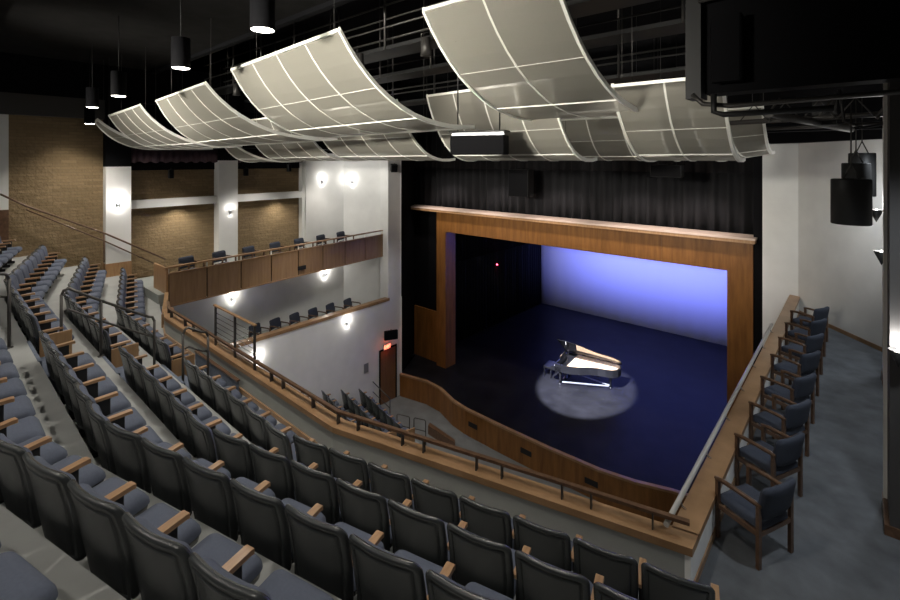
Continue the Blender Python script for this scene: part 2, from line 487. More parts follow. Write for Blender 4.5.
# ---------------------------------------------------------------- aisle handrails
def handrail(pts, posts, label, r=.022, drop=.34):
    t = thing('handrail', label, 'railing', (pts[0][0], pts[0][1], pts[0][2]-.9))
    def loop(q, r):
        o = []
        for i, p in enumerate(q): o.append(p)
        return MB().tube(o, r, 8)
    sub(loop(pts, r), t).build('top_rail', 'steel_dark', t)
    low = [(x, y, z-drop) for x, y, z in pts[1:-1]] if len(pts) > 3 else [(x, y, z-drop) for x, y, z in pts]
    sub(loop(low, r*.8), t).build('middle_rail', 'steel_dark', t)
    for x, y, z, zb in posts: sub(MB().tube([(x, y, zb), (x, y, z)], r, 8).lathe([(.05, 0), (.05, .012), (.02, .02)], (x, y, zb), 10), t).build('post', 'steel_dark', t)
    return t
def aisle_rail(p, label):
    # p = list of (x, y, H of rail top, H of floor or None)
    a, b = p[0], p[-1]
    pts = [(a[0], a[1], zH(a[2])-.10), (a[0], a[1]+.03, zH(a[2])-.02), (a[0], a[1]+.09, zH(a[2]))]
    pts += [(q[0], q[1], zH(q[2])) for q in p[1:-1]]
    pts += [(b[0], b[1]-.09, zH(b[2])), (b[0], b[1]-.03, zH(b[2])-.02), (b[0], b[1], zH(b[2])-.10)]
    handrail(pts, [(q[0], q[1], zH(q[2])-(.08 if q in (a, b) else 0), zH(q[3])) for q in p], label)
aisle_rail([(-9.6, 1.45, 2.08, 3.32), (-9.6, 1.97, 2.38, 3.32), (-9.6, 2.76, 2.83, 3.81)], 'steel stair handrail in the middle aisle, longest one')
aisle_rail([(-8.9, 3.0, 2.97, 4.3), (-8.75, 3.36, 3.06, 4.3)], 'short steel handrail at the bottom of the middle aisle')
aisle_rail([(-9.6, -.9, 1.0, 1.85), (-9.6, .1, 1.42, 2.34), (-9.6, .84, 1.70, 2.83)], 'steel stair handrail at the top of the aisle by the left edge')

# ---------------------------------------------------------------- right box
BXI, BXO = -1.24, -1.43
bend_y = 16.25
struct('floor', MB().prism([(BXI, front(0)[-1][1]-1.3), (3.2, 5.0), (3.2, 16), (.4, 14.3), (-1.24, 16.25)], FL1-.3, FL1+.004), 'carpet')
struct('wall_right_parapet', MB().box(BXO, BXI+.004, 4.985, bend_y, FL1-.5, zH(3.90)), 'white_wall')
struct('trim_2', MB().prism([(BXO-.03, 5.14), (BXI+.02, 5.20), (BXI+.02, bend_y), (BXO-.03, bend_y)], zH(3.90), zH(3.82)), 'oak_cap')
struct('baseboard_right', MB().box(BXI, BXI+.018, 5.0, bend_y, FL1, FL1+.09), 'oak_cap')
for i in range(8):
    struct('wall_right_face', MB().box(BXO-.03, BXO, 5.3+i*1.36, 5.3+i*1.36+1.33, FL1-.3, zH(3.92)), 'panel_wood')
br = thing('guard_rail', 'dark steel tube rail on chrome brackets outside the right box cap', 'railing', (-1.56, 5.3, zH(3.9)))
sub(MB().tube([(-1.47, 5.0, zH(3.72)), (-1.47, 12.7, zH(3.72))], .028, 10), br).build('top_rail', 'rail_grey', br)
for i in range(7):
    y = 5.5+i*1.15
    sub(MB().tube([(-1.41, y, zH(3.822)), (-1.45, y, zH(3.80)), (-1.47, y, zH(3.74))], .012, 6), br).build('bracket', 'chrome', br)
# walls round the right box
zt = zH(-.47)
wall('wall_right', (.62, 13.95), (-1.26, 16.2), FL1-.3, zt, -.15, 'white_wall')
wall('wall_right', (-1.26, 16.2), (-2.13, 16.42), 0, zt, -.15, 'white_wall')
wall('baseboard_right', (.60, 13.96), (-1.24, 16.17), FL1, FL1+.10, .02, 'oak_cap')
struct('wall_right_soffit', MB().prism([(.62, 13.9), (-2.2, 16.3), (-2.2, 16.6), (3, 16.6), (3, 13.9)], zt, zt+3.6), 'black_paint')
struct('wall_right_pier', MB().box(.36, .9, 12.1, 12.6, FL1+.1, zH(-1.2)), 'white_wall')
struct('baseboard_right', MB().box(.345, .9, 12.08, 12.62, FL1, FL1+.1), 'chair_wood')
struct('wall_right_pier', MB().box(.27, 1.0, 7.3, 7.95, FL1+.12, zH(-2.2)), 'bulkhead')  # dark colour stands in for this pier's unlit face
struct('trim_3', MB().box(.235, .27, 7.85, 7.97, FL1+.12, zH(-2.2)), 'panel_frame')
struct('baseboard_right', MB().box(.225, 1.0, 7.28, 7.98, FL1, FL1+.12), 'chair_wood')
struct('wall_right_outer', MB().box(3.2, 3.35, 3, 16.6, FL1-.3, zH(-3.2)), 'white_wall')
# black soffit pieces and the panel above the box
hr = thing('wall_handrail', 'short black handrail end beside the pier at the right edge', 'railing', (.33, 5.0, zH(3.5)))
sub(MB().tube([(.30, 5.32, zH(4.3)), (.30, 5.32, zH(3.52)), (.30, 5.27, zH(3.45)), (.30, 4.6, zH(3.2))], .022, 8), hr).build('rail', 'black_metal', hr)

# ---------------------------------------------------------------- wooden armchair
def make_chair():
    t = thing('armchair', 'x', 'chair')
    # local: faces +y, x across
    for sx in (-1, 1):
        x = sx*.27
        MB().beam((x, .24, 0), (x, .24, .655), .036, .045).build('leg', 'chair_wood', t)
        MB().beam((x, -.22, 0), (x, -.22, .655), .036, .045).build('leg', 'chair_wood', t)
        m = MB(); m.tube([(x, -.245, .655), (x, -.18, .668), (x, .0, .67), (x, .18, .668), (x, .27, .655)], [.02, .026, .025, .026, .02], 8)
        m.build('armrest', 'chair_wood', t)
        MB().beam((x, -.22, .36), (x, .24, .36), .028, .05).build('side_rail', 'chair_wood', t)
    MB().beam((-.27, .24, .37), (.27, .24, .37), .028, .05).build('front_rail', 'chair_wood', t)
    MB().beam((-.27, -.22, .36), (.27, -.22, .36), .028, .05).build('rear_rail', 'chair_wood', t)
    def ps(a, b, d): return (a, .02+b, .40+d+.02*b)
    MB().pillow(.50, .50, .06, [(0, 0), (.008, .045), (.03, .07), (.09, .082)], [(0, 0), (.02, -.012)], ps).build('seat_cushion', 'chair_fabric', t)
    def pb(a, b, d):
        z = .68+b
        return (a, -.235-.18*(z-.5)+.55*a*a-d, z)
    MB().pillow(.53, .36, .06, [(0, 0), (.008, -.025), (.04, -.04), (.1, -.044)], [(0, 0), (.008, .025), (.04, .038), (.1, .04)], pb).build('backrest', 'chair_fabric', t)
    return t
chair = make_chair()
rch = [6.13, 7.25, 8.32, 9.42, 10.6, 11.72, 12.85, 13.95]
for i, y in enumerate(rch):
    dup(chair, (-.87, y, FL1+.004), math.radians(90-25), f'dark wood armchair with blue cushions in the right box, {ORD[i]} from the camera', 'armchairs in the right box')

# ---------------------------------------------------------------- left boxes
LP, LQ = (-15.6, 4.85), (-16.47, 14.0)
def L_at(y): return LP[0]+(LQ[0]-LP[0])*(y-LP[1])/(LQ[1]-LP[1])
LLx = lambda y: -15.95-.0195*(y-7)
UF = zH(4.03)
struct('floor', MB().prism([(-18.4, 4.6), (LP[0]-.04, 4.6), (LQ[0]-.04, 14.0), (-18.4, 14)], zH(4.38), UF), 'concrete')
struct('ceiling', MB().prism([(-18.4, 4.9), (LP[0]-.02, 4.9), (LQ[0]-.02, 14.0), (-18.4, 14)], zH(4.42), zH(4.38)), 'white_wall')
bf = thing('balcony_front', 'wood panelled front of the upper left box with top rail', 'balcony front', (LP[0], LP[1], zH(4.42)))
npan = 8; seg_l = (LQ[1]-LP[1])/npan
for i in range(npan):
    ya, yb = LP[1]+i*seg_l+.02, LP[1]+(i+1)*seg_l-.02
    m = MB(); m.beam((L_at(ya), ya, zH(3.93)), (L_at(yb), yb, zH(3.93)), .05, .94)
    sub(m, bf).build('panel', 'panel_wood', bf)
m = MB(); m.beam((L_at(4.8)-.03, 4.8, zH(3.93)), (L_at(14)-.03, 14.0, zH(3.93)), .02, .90); sub(m, bf).build('backing', 'black_paint', bf)
m = MB(); m.beam((L_at(4.8), 4.8, zH(3.44)), (L_at(14), 14.0, zH(3.44)), .08, .04); sub(m, bf).build('cap', 'oak_cap', bf)
m = MB(); m.beam((L_at(4.8), 4.8, zH(4.42)), (L_at(14), 14.0, zH(4.42)), .08, .04); sub(m, bf).build('bottom_edge', 'oak_cap', bf)
m = MB(); m.beam((L_at(4.75)-.02, 4.75, zH(3.25)), (L_at(14)-.02, 14.0, zH(3.25)), .11, .045); sub(m, bf).build('top_rail', 'oak_cap', bf)
for i in range(9):
    y = LP[1]+i*seg_l; y = min(y, 13.95)
    sub(MB().box(-.02, .02, -.02, .02, zH(3.44), zH(3.25), 0, (L_at(y), y)), bf).build('post', 'panel_frame', bf)
sub(MB().box(-16.7, -15.55, 4.78, 4.84, zH(4.42), zH(3.25)), bf).build('end_panel', 'oak', bf)
g = MB().box(-.02, .02, -.16, .16, 0, .15)
e = g.build('stage_light', 'black_metal', None, (L_at(9.6)+.08, 9.55, zH(4.2))); tag(e, 'small black box light fixed on the upper left box front', 'light')
# lower box: ledge wall and cap
y0, y1 = 5.2, 14.72
lowall = MB().prism([(LLx(y0), y0), (LLx(y1), y1), (LLx(y1)-.2, y1), (LLx(y0)-.2, y0)], 0, zH(6.42))
struct('wall_left_lower', lowall, 'white_wall')
struct('trim_4', MB().prism([(LLx(y0)+.03, y0), (LLx(14.05)+.03, 14.05), (LLx(14.05)-.24, 14.05), (LLx(y0)-.24, y0)], zH(6.42), zH(6.3)), 'oak_cap')
struct('floor', MB().prism([(-18.4, 5.0), (LLx(5)-.2, 5.0), (LLx(14.2)-.2, 14.2), (-18.4, 14.2)], zH(7.15), zH(7.05)), 'concrete')
# outer wall of both left boxes, seen between and above them
wall('wall_left', (-18.4, 11.2), (-18.4, 13.2), zH(7.1), zH(-.3), .15, 'white_wall')
wall('wall_left', (-18.4, 13.2), (-16.3, 14.35), zH(7.1), zH(-.3), .15, 'white_wall')
wall('wall_left', (-18.4, 4.9), (-18.4, 11.2), zH(7.1), zH(4.3), .15, 'white_wall')
struct('wall_left_pier', MB().prism([(LLx(14)-.02, 14.0), (-16.1, 14.72), (-16.08, 14.78), (-16.7, 15.4), (-17.4, 15.0), (-16.6, 13.95)], zH(6.5), zH(-.3)), 'white_wall')
struct('wall_left_pier', MB().prism([(-16.09, 14.7), (-16.04, 14.78), (-16.7, 15.4), (-16.9, 14.8)], 0, zH(6.4)), 'white_wall')
# door on the lower wall
da, db = 13.5, 14.42
dr = MB().prism([(LLx(da)+.02, da), (LLx(db)+.02, db), (LLx(db)-.02, db), (LLx(da)-.02, da)], 0.01, zH(8.6))
d1 = struct('door_1', dr, 'door_wood')
fr = MB()
for yy, w in ((da-.07, .07), (db, .07)): fr.prism([(LLx(yy)+.035, yy), (LLx(yy)+.035, yy+w), (LLx(yy)-.03, yy+w), (LLx(yy)-.03, yy)], 0, zH(8.55))
fr.prism([(LLx(da)+.035, da-.07), (LLx(db)+.035, db+.07), (LLx(db)-.03, db+.07), (LLx(da)-.03, da-.07)], zH(8.6), zH(8.53))
struct('door_frame', fr, 'black_paint', d1)
struct('door_handle', MB().tube([(LLx(14.3)+.03, 14.3, 1.0), (LLx(14.3)+.08, 14.3, 1.0), (LLx(14.3)+.08, 14.2, 1.0)], .012), 'chrome', d1)

# columns, brick panels and band along the far left wall
def col(x, ya, yb, zb, zt_):
    struct('wall_left_pier', MB().box(x-.6, x, ya, yb, zb, zt_), 'white_wall')
    struct('wall_left_pier', MB().box(x-.6, x, ya, yb, zt_, zH(-2.4)), 'black_paint')
    struct('baseboard_left', MB().box(x-.62, x+.015, ya-.01, yb+.01, FL1, zb), 'oak')
col(-18.3, 3.88, 4.58, zH(3.38), zH(.22)); col(-18.3, 7.42, 8.14, zH(4.1), zH(.02))
XB = -18.75
bz0 = FL1-.1
struct('wall_left_brick', MB().box(XB-.2, XB, 4.58, 7.42, bz0, zH(.35)), 'brick_tan')
struct('wall_left_brick', MB().box(XB-.2, XB, 8.14, 11.25, bz0, zH(.35)), 'brick_tan')
struct('wall_left_brick', MB().box(XB+.1-.2, XB+.1, 1.62, 3.88, bz0, zH(-1.33)), 'brick_tan')
struct('trim_5', MB().box(XB, XB+.28, 4.58, 7.42, zH(1.66), zH(1.38)), 'white_wall')
struct('trim_6', MB().box(XB, XB+.28, 8.14, 11.25, zH(1.66), zH(1.38)), 'white_wall')
struct('trim_7', MB().box(XB-.1, XB+.25, 11.05, 11.25, UF, zH(-.3)), 'white_wall')
struct('wall_left_rear', MB().box(XB-.1, XB+.12, -4, 1.62, zH(1.45), zH(-1.33)), 'white_wall')
struct('wall_left_rear', MB().box(XB-.1, XB+.13, -4, 1.62, bz0, zH(1.45)), 'chair_wood')
struct('wall_left_top', MB().box(XB-.1, XB+.35, -4, 4.2, zH(-1.33), zH(-1.95)), 'bulkhead')
struct('wall_left_top', MB().box(XB-.3, XB+.05, -4, 15, zH(.36), zH(-3.2)).box(XB-.3, XB+.3, -4, 15, zH(-1.95), zH(-3.3)), 'black_paint')
for ya, yb in ((4.6, 7.4), (8.16, 11.05)):
    m = MB(); n = 60; a = []; b = []
    for i in range(n+1):
        y = ya+(yb-ya)*i/n; w = .03*math.sin(i*1.3)+.015*math.sin(i*3.1)
        a.append((XB+.35+w, y, zH(-.42))); b.append((XB+.35+w*1.3, y, zH(.08+.03*math.sin(i*.9))))
    o = m.strip(a, b).build('drape', 'drape_purple'); sm = o.modifiers.new('t', 'SOLIDIFY'); sm.thickness = .01
    tag(o, 'dark purple drape strip above the '+('left' if ya < 5 else 'right')+' brick panel', 'drape')
struct('ceiling_left', MB().box(XB-.2, -16.9, 4.58, 14, zH(-.45), zH(-.55)), 'black_paint')

# stair handrail along the left wall
sr = thing('wall_handrail', 'double brown stair handrail sloping down the brick wall', 'railing', (-18.3, 3.8, FL1))
P1, P2, P3 = hit(0, 194, (-18.35, 0), (-18.35, 1)), hit(26, 206, (-18.35, 0), (-18.35, 1)), hit(104, 233, (-18.2, 0), (-18.2, 1))
P4 = hit(165, 259, (-18.1, 0), (-18.1, 1))
def off(p, dz): return (p[0], p[1], p[2]+dz)
sub(MB().tube([P1, P2, P3, P4, off(P4, -.25), (P4[0], P4[1]-.3, P4[2]-.12)], .028, 8), sr).build('top_rail', 'chair_wood', sr)
sub(MB().tube([off(P2, -.1), off(P3, -.25), (P4[0], P4[1]-.3, P4[2]-.12)], .022, 8), sr).build('lower_rail', 'chair_wood', sr)
sub(MB().tube([P3, off(P3, -.95)], .025, 8), sr).build('post', 'chair_wood', sr)

# chairs in the left boxes
for i in range(7):
    y = 5.75+i*1.08
    dup(chair, (L_at(y)-.62, y, UF), math.radians(-90+18), f'dark blue armchair in the upper left box, {ORD[i]} from the brick wall end', 'armchairs in the upper left box')
for i in range(6):
    y = 8.15+i*.83
    p = hit([256, 276, 295, 313, 330, 347][i], 325, (-16.75, 0), (-16.78, 1))
    dup(chair, (-16.82, p[1]+.05, zH(7.05)), math.radians(-90+18), f'blue armchair in the lower left box above the wooden ledge, {ORD[i]} from the left', 'armchairs in the lower left box')

# ---------------------------------------------------------------- orchestra level
struct('floor', MB().box(-22, 3, 3.5, 16.4, -.2, 0), 'orchestra_floor')
RN4 = ['fourth', 'third', 'second', 'front']
ORA = math.radians(-12); ux, uy = math.cos(ORA), math.sin(ORA)
for r in range(4):
    bx, by, zz = -15.85, 9.45+r*.90, 1.35-.30*r
    for i in range(6):
        x, y = bx+ux*(.3+i*SW), by+uy*(.3+i*SW)
        dup(seat_end if i == 5 else seat, (x, y, zz), ORA, f'theatre seat below on the orchestra level, {RN4[r]} row, {ORD[i]} seat from the wall', 'orchestra seats '+RN4[r]+' row')
    e = MB().box(0, .04, 0, .55, 0, .68).build('row_end_panel', 'oak', None, (bx+ux*(.08+6*SW), by+uy*(.08+6*SW), zz), ORA)
    tag(e, f'wooden end panel of the {RN4[r]} seat row below on the orchestra level', 'panel', 'orchestra row end panels')
    n = 6.4
    st = MB().prism([(bx-.1, by-.12), (bx+ux*n*SW, by-.1+uy*n*SW), (bx+ux*n*SW, by+.80+uy*n*SW), (bx-.1, by+.80)], 0, zz)
    struct('floor', st, 'concrete')
def hoop(x, y, w, h, a, label):
    t = thing('stair_rail', label, 'railing', (x, y, 0), a)
    MB().tube([(0, 0, 0), (0, 0, h-.04), (.04, 0, h), (w-.04, 0, h), (w, 0, h-.04), (w, 0, 0)], .02, 8).build('hoop', 'steel_dark', t)
    MB().tube([(0, 0, h*.55), (w, 0, h*.55)], .016, 8).build('middle_rail', 'steel_dark', t)
def gp(u, v, H):
    d = FP*H/(v-160); r = (u-450)/FP*d
    return (d*FW[0]+r*RT[0], d*FW[1]+r*RT[1])
x, y = gp(397, 438, 11); hoop(x, y, .55, .95, math.radians(20), 'left hoop rail on the grey floor in front of the stage')
x, y = gp(414, 442, 11); hoop(x, y, .5, .95, math.radians(20), 'right hoop rail on the grey floor in front of the stage')
t = thing('stair_rail', 'sloping steel rail beside the brown door below the left boxes', 'railing', (*gp(371, 408, 11), 0))
a, b = gp(371, 408, 11), gp(390, 420, 11)
sub(MB().tube([(*a, 1.25), (*b, .9)], .02).tube([(*a, .8), (*b, .5)], .015), t).build('rail', 'steel_dark', t)
for q, h in ((a, 1.25), (b, .9)): sub(MB().tube([(*q, 0), (*q, h)], .02), t).build('post', 'steel_dark', t)
q = gp(401, 445, 11)
for i, (u, v) in enumerate(((381, 443), (398, 436))):
    q = gp(u, v, 11)
    e = MB().box(-.2, .2, -.15, .15, 0, .3, bev=.02).build('floor_box', 'white_wall', None, (*q, 0), .4)
    tag(e, ('left' if i == 0 else 'right')+' small white box on the orchestra floor by the row end', 'box')
# orchestra pit lift edge: dark sloped panel
e = MB().prism([gp(428, 434, 11), gp(455, 452, 11), gp(455, 449, 11), gp(430, 431, 11)], 0, .35).build('pit_rail', 'chair_wood')
tag(e, 'low dark panel on the floor in front of the stage', 'panel')

# ---------------------------------------------------------------- stage
ap = [(-16.04, 14.70), (-14.6, 15.0), (-13.7, 14.93), (-12.6, 14.52), (-11.8, 14.38), (-10.0, 14.33), (-8.0, 14.33), (-6.25, 14.40), (-5.2, 14.60), (-4.2, 14.95), (-3.4, 15.1), (-2.0, 15.1)]
struct('floor_stage', MB().prism(ap+[(-2.0, 16.4), (.5, 16.4), (.5, 29.2), (-18.5, 29.2), (-18.5, 16.6), (-17.0, 16.6)], 0, 1.0), 'stage_floor')
af = thing('stage_apron', 'curved wooden stage apron front with rounded cap and vents', 'stage front', (-9, 14.33, 0))
def offs(poly, d):
    o = []
    for i, p in enumerate(poly):
        a = poly[max(0, i-1)]; b = poly[min(len(poly)-1, i+1)]
        dx, dy = b[0]-a[0], b[1]-a[1]; L = math.hypot(dx, dy); o.append((p[0]+dy/L*d, p[1]-dx/L*d))
    return o
o1 = offs(ap, .06); 
sub(MB().prism(o1+offs(ap, .005)[::-1], 0, .97), af).build('front_panel', 'prosc_wood', af)
sub(MB().prism(offs(ap, .09)+offs(ap, -.05)[::-1], .97, 1.045), af).build('cap', 'oak_cap', af)
for u, v in ((471, 426), (525, 452), (590, 483)):
    q = gp(u, v, 10.45)
    best = min(range(len(ap)-1), key=lambda i: abs((ap[i][0]+ap[i+1][0])/2-q[0]))
    aa = math.atan2(ap[best+1][1]-ap[best][1], ap[best+1][0]-ap[best][0])
    f = (q[0]-ap[best][0])/(ap[best+1][0]-ap[best][0]); yy = ap[best][1]+f*(ap[best+1][1]-ap[best][1])-.07
    vt = sub(MB().box(-.22, .22, -.012, .012, -.09, .09, aa, (q[0], yy)), af)
    vt.v = [(a_, b_, c_+.52) for a_, b_, c_ in vt.v]
    vo = vt.build('vent', 'black_metal', af); 
# proscenium
YP = 16.5
pf = thing('proscenium_frame', 'wooden proscenium frame round the stage opening with lit cornice', 'proscenium', (-9, YP, 1.0))
def pr(mb, nm, m): return sub(mb, pf).build(nm, m, pf)
pr(MB().box(-15.42, -14.83, YP, YP+.72, 1.0, zH(3.44)), 'column', 'prosc_wood')
pr(MB().box(-3.06, -2.38, YP, YP+.72, 1.0, zH(3.44)), 'column', 'prosc_wood')
xs = [-15.42, -13.4, -11.3, -9.2, -7.1, -5.0, -2.38]
for i in range(6): pr(MB().box(xs[i]+(.004 if i else 0), xs[i+1], YP, YP+.72, zH(3.44), zH(2.5)), 'lintel_panel', 'prosc_wood')
pr(MB().box(-17.95, -2.30, YP-.22, YP+.66, zH(2.5), zH(2.40)), 'cornice', 'oak')
pr(MB().box(-17.97, -2.28, YP-.24, YP+.66, zH(2.40), zH(2.34)), 'cornice_ledge', 'pale_wood')
sp = thing('stage_side_panel', 'tall wooden panel beside the left proscenium column', 'panel', (-16.3, 16.75, 1.0))
sub(MB().box(-17.2, -15.45, 16.72, 16.80, 1.0, zH(7.5)), sp).build('panel', 'prosc_wood', sp)
sub(MB().box(-15.47, -15.43, 16.70, 16.73, 1.1, zH(7.55)), sp).build('lit_edge_strip', 'silver_paint', sp)  # pale strip painted in for the panel's lit edge
# black surrounds
struct('wall_stage_left', MB().box(-18.2, -15.4, 17.0, 17.2, 1.0, zH(2.5)), 'black_paint')
wall('wall_stage_left', (-16.06, 14.80), (-17.4, 16.9), 1.0, zH(-1.5), .12, 'black_paint')
struct('wall_stage_right', MB().box(-2.38, -2.1, 16.6, 17.2, 1.0, zH(-1.5)), 'black_paint')
struct('wall_stage_left', MB().box(-19.2, -19.0, 16.9, 31, 0, zH(-4)), 'black_paint')
struct('wall_stage_right', MB().box(1.0, 1.2, 16.9, 31, 0, zH(-4)), 'black_paint')
struct('wall_stage_back', MB().box(-19, 1, 29.3, 29.5, 0, zH(-4)), 'black_paint')
struct('ceiling_stage', MB().box(-19.2, 1.2, 17.4, 30, zH(-4), zH(-4.2)), 'black_paint')
def curtain(name, p, q, z0, z1, n, amp, m, label, cat='curtain', seed=0, wav=.28):
    rnd = random.Random(seed); L = math.hypot(q[0]-p[0], q[1]-p[1]); nx, ny = -(q[1]-p[1])/L, (q[0]-p[0])/L
    k = max(20, int(L/wav*7)); ph = rnd.random()*6; lines = []
    offs_ = []; s = 0
    for i in range(k+1):
        s += (.75+.5*rnd.random())*2*PI/7; offs_.append(amp*(math.sin(s+ph)+.25*math.sin(2.3*s)))
    def line(z, f): return [(p[0]+(q[0]-p[0])*i/k+nx*offs_[i]*f, p[1]+(q[1]-p[1])*i/k+ny*offs_[i]*f, z) for i in range(k+1)]
    mb = MB(); zz = [z0, z0+(z1-z0)*.5, z1]
    ls = [line(z, f) for z, f in zip(zz, (1.1, 1, .9))]
    mb.strip(ls[0], ls[1]); mb.strip(ls[1], ls[2])
    o = mb.build(name, m); sm = o.modifiers.new('thickness', 'SOLIDIFY'); sm.thickness = .015
    return tag(o, label, cat)
curtain('stage_curtain', (-16.55, 17.35), (-16.62, 28.3), 1.0, zH(1.2), 0, .09, 'drape_black', 'black side curtain hanging in folds along the left of the stage', seed=1)
curtain('stage_curtain', (-1.6, 17.35), (-1.5, 28.3), 1.0, zH(1.2), 0, .09, 'drape_black', 'black side curtain hidden behind the right proscenium column', seed=2, wav=.5)
curtain('house_curtain', (-17.95, 17.35), (-2.1, 17.35), zH(2.45), zH(-1.6), 0, .09, 'drape_black', 'black pleated curtain above the proscenium cornice', seed=3, wav=.42)
cy = MB(); n = 60
a = [(-16.6+15.2*i/n, 28.45+.01*math.sin(i*1.9), 1.02) for i in range(n+1)]; b = [(x, y, zH(1.0)) for x, y, z in a]
cyo = cy.strip(a, b).build('backdrop', 'cyc_cloth'); sm = cyo.modifiers.new('t', 'SOLIDIFY'); sm.thickness = .01
tag(cyo, 'pale backdrop cloth lit blue across the back of the stage', 'backdrop')
e = MB().lathe([(0, -.05), (.04, -.03), (.05, 0), (.04, .03), (0, .05)], n=10).build('signal_lamp', 'red_lamp', None, hit(497, 264.5, (-16.46, 0), (-16.46, 1)))
tag(e, 'tiny red signal lamp glowing on the black side curtain', 'lamp')

# ---------------------------------------------------------------- piano
pn = thing('grand_piano', 'black concert grand piano with open lid in the spotlight', 'piano', (-10.2, 19.25, 1.0), math.radians(6))
pn.scale = (.93, .95, .97)
def case_outline(s=1.0, o=0):
    pts = [(0, -.78), (.35, -.78), (.75, -.74), (1.15, -.55), (1.5, -.30), (1.85, -.14), (2.2, -.08), (2.5, .02), (2.68, .22), (2.74, .5), (2.68, .74), (2.55, .78), (0, .78)]
    cx, cyy = 1.25, .1
    return [(cx+(x-cx)*s, cyy+(y-cyy)*s) for x, y in pts]
o1, o2 = case_outline(1), case_outline(.955)
# rim: outer wall, inner wall, top and bottom rings
rim = MB(); n = len(o1)
vs = [(x, y, z) for z in (.66, 1.0) for x, y in o1]+[(x, y, z) for z in (.72, 1.0) for x, y in o2]
fs = []
for i in range(n):
    j = (i+1) % n
    fs += [(i, j, n+j, n+i), (2*n+j, 2*n+i, 3*n+i, 3*n+j), (n+i, n+j, 3*n+j, 3*n+i)]
fs.append(tuple(range(n-1, -1, -1)))
rim.add(vs, fs).build('case', 'piano_black', pn)
MB().prism([p for p in case_outline(.95) if p[0] > .3]+[(.45, .7), (.45, -.7)], .80, .84).build('frame_plate', 'piano_gold', pn)
sb = MB()
for i in range(26):
    y = -.6+i*.05; L = 2.4 if y > .1 else 2.4-abs(y-.1)*1.9
    sb.beam((.5, y, .875), (L, y+.06, .875), .006, .006)
sb.build('strings', 'chrome', pn)
MB().box(-.18, .02, -.74, .74, .66, .735).box(-.18, .3, -.78, -.70, .66, .86).box(-.18, .3, .70, .78, .66, .86).box(.0, .04, -.7, .7, .73, .95).build('key_bed', 'piano_black', pn)
MB().box(-.165, -.02, -.62, .62, .735, .752).build('white_keys', 'ivory', pn)
bk = MB()
for i in range(36): bk.box(-.11, -.02, -.60+i*.0343, -.60+i*.0343+.014, .752, .764)
bk.build('black_keys', 'piano_black', pn)
MB().beam((.18, -.42, 1.02), (.18, .42, 1.02), .02, .02).beam((.1, -.36, 1.12), (.1, .36, 1.12), .02, .22).build('music_desk', 'piano_black', pn)
# lid hinged on the far straight side
lo = case_outline(1.01); ang = math.radians(38)
def lidp(x, y, dz):
    d = .78-y
    return (x, .78-d*math.cos(ang)+dz*math.sin(ang)*0, 1.01+d*math.sin(ang)+dz)
lid = MB(); lv = [lidp(x, y, 0) for x, y in lo if x > -.1]+[lidp(x, y, .025) for x, y in lo if x > -.1]
n = len(lv)//2
lid.add(lv, [tuple(range(n-1, -1, -1)), tuple(range(n, 2*n))]+[(i, (i+1) % n, n+(i+1) % n, n+i) for i in range(n)]).build('lid', 'piano_black', pn)
q = lidp(.55, -.55, 0)
MB().tube([(.55, -.70, 1.0), q], .012, 6).build('prop_stick', 'piano_black', pn)
for x, y in ((.22, -.64), (.22, .64), (2.3, .33)):
    lg = MB().tube([(x, y, .09), (x, y, .3), (x, y, .5), (x, y, .68)], [.035, .045, .06, .075], 8).build('leg', 'piano_black', pn)
    MB().lathe([(0, 0), (.05, .01), (.05, .08), (.02, .1)], (x, y, 0), 10).build('caster', 'chrome', lg)
MB().box(.28, .34, -.18, -.14, .12, .66).box(.28, .34, .14, .18, .12, .66).box(.24, .36, -.22, .22, .10, .16).build('pedal_lyre', 'piano_black', pn)
for i in (-1, 0, 1): MB().box(.12, .26, i*.09-.02, i*.09+.02, .07, .085).build('pedal', 'piano_gold', pn)
MB().beam((.30, -.6, .16), (2.25, .25, .16), .03, .05).beam((.30, .6, .16), (2.25, .35, .16), .03, .05).build('leg_brace', 'silver_paint', pn)
pb_ = thing('piano_bench', 'small black piano bench at the keyboard end', 'bench', (-10.75, 19.25, 1.0), math.radians(6))
MB().box(-.2, .2, -.36, .36, .42, .52, bev=.02).build('seat', 'piano_black', pb_)
for sx in (-.16, .16):
    for sy in (-.3, .3): MB().beam((sx, sy, 0), (sx, sy, .43), .045, .045).build('leg', 'piano_black', pb_)

